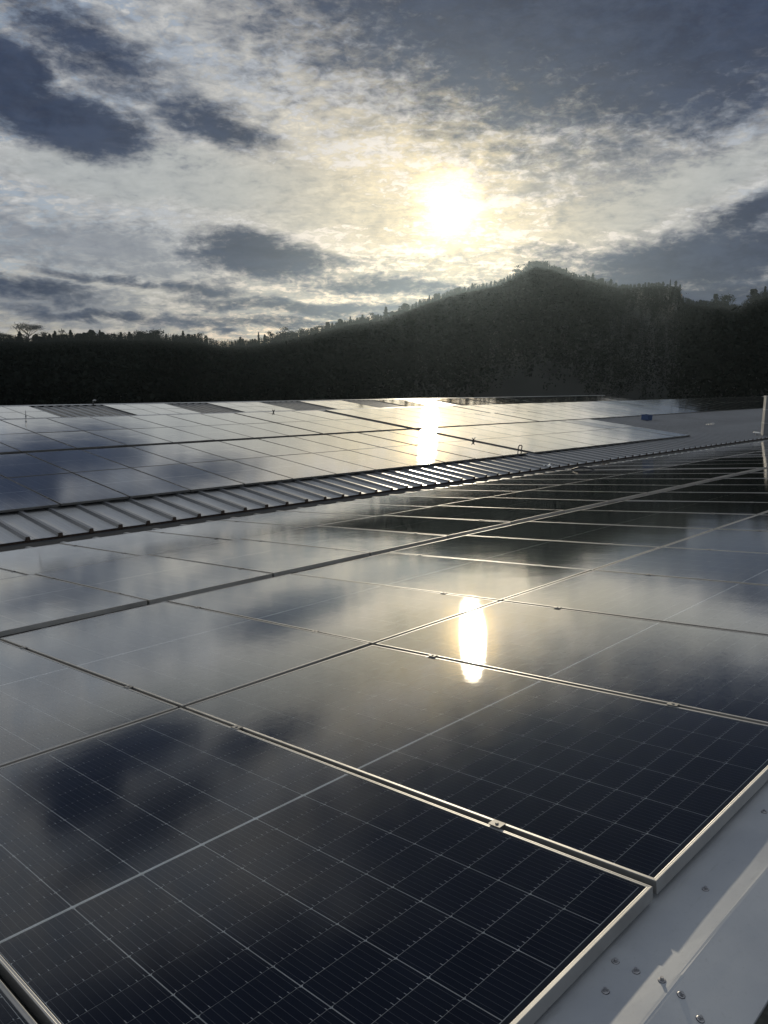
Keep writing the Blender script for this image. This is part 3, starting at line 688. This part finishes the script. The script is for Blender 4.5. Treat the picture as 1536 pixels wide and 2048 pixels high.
def crown_points(kind, n, rs):
    # unit tree: height 1
    if kind == 'spire':
        z = rs.random(n)**.8*.82+.18; tier = .75+.25*np.sin(z*40+rs.random()*6); r = .17*np.clip((1.0-z)/.72, 0.02, 1)**.75*tier
    elif kind == 'column':
        z = rs.random(n)*.78+.22; r = .15*np.sin(np.clip((z-.2)/.82, 0, 1)*math.pi)**.55+.01
    else:
        z = None
    if z is not None:
        a = rs.random(n)*6.283; q = np.sqrt(rs.random(n)); lump = .75+.45*np.sin(a*2+z*17+rs.random()*6)*.6
        return np.stack([np.cos(a)*r*q*lump, np.sin(a)*r*q*lump, z], 1)
    m = {'round': 9, 'ragged': 8, 'umbrella': 10}[kind]; P_ = []
    for i in range(m):
        if kind == 'round': c = np.array([rs.normal()*.13, rs.normal()*.13, .66+rs.normal()*.12]); s = .10
        elif kind == 'ragged': c = np.array([rs.normal()*.07, rs.normal()*.07, .40+.55*i/m]); s = .055
        else:
            an = i*6.283/m; rad = .34*(.45+.55*rs.random()); c = np.array([math.cos(an)*rad, math.sin(an)*rad, .90-.9*rad*rad+rs.normal()*.03]); s = .085
        k = n//m; p = c+rs.normal(size=(k, 3))*s*np.array([1, 1, .55]); P_.append(p)
    return np.concatenate(P_)
def tree_meshes(kind, seed, n, size):
    rs = np.random.default_rng(seed); pts = crown_points(kind, n, rs); v, f = leaves(pts, size, rs)
    me = bpy.data.meshes.new('crown'); me.from_pydata(v.tolist(), [], f.tolist()); me.materials.append(LEAF[seed % 2]); me.update()
    mb = MB(); top = {'spire': .9, 'column': .8, 'round': .55, 'ragged': .9, 'umbrella': .6}[kind]
    lean = rs.normal()*.02; pts_ = [(0, 0, -.06), (lean, 0, top*.5), (lean*1.4, lean, top)]; rad = [.030, .022, .012] if kind == 'umbrella' else [.018, .012, .005]
    for i in range(2): mb.cyl(pts_[i], pts_[i+1], rad[i], rad[i+1], 6)
    nb = 9 if kind in ('umbrella', 'round') else 5
    for i in range(nb):
        an = i*6.283/nb+rs.random(); z0 = top*(.55+.4*rs.random()) if kind != 'umbrella' else top*(.6+.4*rs.random())
        rr_, dz = ((.30, .28) if kind == 'umbrella' else (.13, .14) if kind == 'round' else (.07, .06))
        mb.cyl((lean, 0, z0), (math.cos(an)*rr_, math.sin(an)*rr_, min(.93, z0+dz)), .013 if kind == 'umbrella' else .007, .005 if kind == 'umbrella' else .003, 5)
    return mb.mesh('trunk', [BARK]), me
KINDS = [('spire', 1, 700, .036), ('spire', 2, 700, .034), ('column', 3, 620, .034), ('column', 4, 580, .036), ('ragged', 5, 620, .026), ('ragged', 6, 620, .026), ('round', 7, 1000, .030), ('round', 8, 1000, .030), ('umbrella', 9, 1800, .014)]
TM = [tree_meshes(*k) for k in KINDS]
LBL = {'spire': ('slender pointed tree', 'pine_tree'), 'column': ('tall narrow tree', 'eucalyptus_tree'), 'ragged': ('ragged open-crowned tree', 'eucalyptus_tree'), 'round': ('broad round-crowned tree', 'broadleaf_tree'), 'umbrella': ('spreading umbrella-shaped tree', 'umbrella_tree')}
def place_tree(kind_i, a, r, h_, zbase, wid, label, group):
    kind = KINDS[kind_i][0]
    o = bpy.data.objects.new(LBL[kind][1], None); COL.objects.link(o)
    o.location = (CAM.x+r*math.sin(R(a)), CAM.y+r*math.cos(R(a)), zbase-.4); o.scale = (h_*wid, h_*wid, h_); o.rotation_euler = (0, 0, random.random()*6.28)
    tag(o, label, 'tree', group)
    for n, me in zip(('trunk', 'crown'), TM[kind_i]):
        p = bpy.data.objects.new(n, me); COL.objects.link(p); p.parent = o
def stretch_name(a):
    x = (a-20.3)/(71.4-20.3)
    for lim, nm in ((.17, 'on the level skyline at far left'), (.33, 'on the low skyline left of the gap'), (.47, 'on the rising skyline below the left clouds'), (.64, 'on the steep skyline below the sun'), (.75, 'on the summit of the hill'),
                    (.80, 'on the slope right of the summit'), (.89, 'on the flat quarry shoulder'), (2, 'on the right-hand skyline')):
        if x < lim: return nm
def at(a):
    d, z = ridge(a); return float(d), float(z)
# hand-placed landmarks: (pixel x, top y, kind index, width px, label)
LAND = [(55, 645, 8, 48, 'spreading umbrella-shaped tree standing above the forest at far left'), (5, 664, 8, 20, 'small umbrella-shaped tree cut by the left edge of the photo'),
        (306, 655, 6, 26, 'round-topped tree rising above the forest left of the skyline gap'), (332, 668, 0, 14, 'slim pointed tree beside the gap showing sky between trunks'),
        (398, 664, 4, 16, 'ragged double-topped tree on the low skyline'), (412, 671, 2, 12, 'narrow tree right of the ragged double-topped one'), (568, 657, 7, 26, 'round dark tree where the skyline begins to rise'),
        (540, 661, 4, 14, 'thin ragged tree beside the round dark one'), (517, 665, 0, 12, 'small pointed tree left of the round dark one'), (745, 624, 4, 12, 'thin forked tree left of the big cone'),
        (772, 614, 0, 24, 'big cone-shaped tree halfway up the rising skyline'), (810, 607, 3, 26, 'wide dense tree on the rising skyline right of the big cone'), (1036, 533, 7, 18, 'lone bushy tree on the left shoulder of the summit'),
        (1072, 521, 6, 34, 'rounded tree crowning the summit'), (1186, 547, 0, 14, 'pointed tree right of the summit'), (1222, 558, 2, 9, 'small upright tree before the flat shoulder'), (1432, 588, 3, 16, 'dense tree on the dip near the right'),
        (1452, 585, 6, 22, 'broad tree left of the right-hand dip'), (1508, 578, 3, 24, 'tall dense tree near the right edge of the skyline'), (1531, 573, 0, 16, 'dark pointed tree at the right edge of the photo'), (1341, 559, 0, 6, 'tiny pointed tree near the cliff edge')]
for x, y, ki, wpx, lb in LAND:
    a, e = azel(x, y); d, z = at(a); d -= 6; ztop = CAM.z+d*math.tan(R(e)); base = z-2.0; h_ = ztop-base+.4
    unit = {'spire': .36, 'column': .32, 'ragged': .26, 'round': .5, 'umbrella': .76}[KINDS[ki][0]]
    wid = (wpx/F_PX*d)/(unit*h_); place_tree(ki, a, d, h_, base, wid, lb, 'landmark trees on the skyline')
a = 19.6; n = 0; cnt = {}
landaz = [azel(x, y)[0] for x, y, *_ in LAND]
while a < 72.6 and n < 250:
    d, z = at(a); th_ = float(treeh(a))
    ki = random.choices(range(8), [8, 8, 3, 3, 2, 2, .8, .8])[0]
    if 62.2 < a < 66.2: ki = random.choice([2, 3, 0])
    h_ = th_*random.choice([random.uniform(.8, 1.1), random.uniform(.9, 1.2), random.uniform(1.1, 1.45)])*1.05+1.5
    if 33.3 < a < 35.0: h_ *= .6
    if any(abs(a-l) < .25 for l in landaz): h_ *= .7
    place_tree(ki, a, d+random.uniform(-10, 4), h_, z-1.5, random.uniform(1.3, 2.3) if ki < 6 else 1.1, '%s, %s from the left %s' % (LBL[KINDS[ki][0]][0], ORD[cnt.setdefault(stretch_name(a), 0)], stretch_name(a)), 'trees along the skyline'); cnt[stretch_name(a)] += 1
    n += 1; a += random.uniform(.12, .30)
print('skyline trees', n)
# the forest mass below the skyline: one object
def forest(n, amin, amax, per, name, label):
    rs = np.random.default_rng(11); V = []; F = []; base = 0
    tpl = []
    for pn, sz in ((46, .042), (100, .022)):
        for i, kd in enumerate(['spire', 'spire', 'column', 'column', 'ragged', 'round']):
            pts = crown_points(kd, pn, np.random.default_rng(50+i)); tpl.append(leaves(pts, sz, np.random.default_rng(70+i)))
    aa = amin+(amax-amin)*rs.random(n); uu = rs.random(n)
    dd = np.interp(aa, azD, dD); rr_ = 80+(dd-3-80)*uu**.92
    nrg = n//5; rr_[:nrg] = dd[:nrg]-3-14*uu[:nrg]
    zz = hgt(aa, rr_); hh = (8+5*rs.random(n))*np.clip(np.interp(aa, azt, tpx)/17, .45, 1.1)
    for i in range(n):
        if 63.6 < aa[i] < 66.4 and rr_[i] > dd[i]-30: continue
        if rr_[i]*math.cos(R(aa[i])) < 56 and rr_[i]*math.sin(R(aa[i])) < 80: continue
        lim = (CAM.z+rr_[i]*math.tan(R(float(skyline(aa[i]))))-zz[i])*.97-.3*float(treeh(aa[i]))*rr_[i]/dd[i]; hh[i] = max(2.0, min(hh[i], lim)) if i >= nrg else float(treeh(aa[i]))*rs.uniform(.65, 1.12)+1.3
        v, f = tpl[i % 6+(6 if (rr_[i] < 230 or i < nrg) else 0)]; an = rs.random()*6.28; c, s = math.cos(an), math.sin(an); sc_ = hh[i]*(.9+.4*rs.random())
        p = np.empty_like(v); p[:, 0] = (v[:, 0]*c-v[:, 1]*s)*sc_*1.25; p[:, 1] = (v[:, 0]*s+v[:, 1]*c)*sc_*1.25; p[:, 2] = v[:, 2]*hh[i]
        p += np.array([CAM.x+rr_[i]*math.sin(R(aa[i])), CAM.y+rr_[i]*math.cos(R(aa[i])), zz[i]-1.0])
        V.append(p); F.append(f+base); base += len(p)
    V = np.concatenate(V).astype(np.float32); F = np.concatenate(F).astype(np.int32)
    me = bpy.data.meshes.new(name); me.vertices.add(len(V)); me.vertices.foreach_set('co', V.ravel()); me.loops.add(F.size); me.loops.foreach_set('vertex_index', F.ravel())
    me.polygons.add(len(F)); me.polygons.foreach_set('loop_start', np.arange(0, F.size, 4, dtype=np.int32)); me.polygons.foreach_set('loop_total', np.full(len(F), 4, dtype=np.int32))
    me.materials.append(LEAF[0]); me.update(calc_edges=True); o = link(name, me); tag(o, label, 'forest', kind='stuff'); return o
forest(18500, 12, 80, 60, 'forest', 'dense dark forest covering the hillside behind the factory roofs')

# ------------------------------------------------------------------ haze
mb = MB(); mb.box(-700, 900, -700, 900, -10, 106)
m, t, out = material('evening_haze'); pv = t.n.new('ShaderNodeVolumePrincipled'); pv.inputs['Color'].default_value = (.33, .42, .49, 1)
pv.inputs['Density'].default_value = 1.9e-4; pv.inputs['Anisotropy'].default_value = .80; t.l.new(pv.outputs[0], out.inputs['Volume'])
hz = link('haze', mb.mesh('haze', [m])); tag(hz, kind='stuff')
hz.hide_render = False
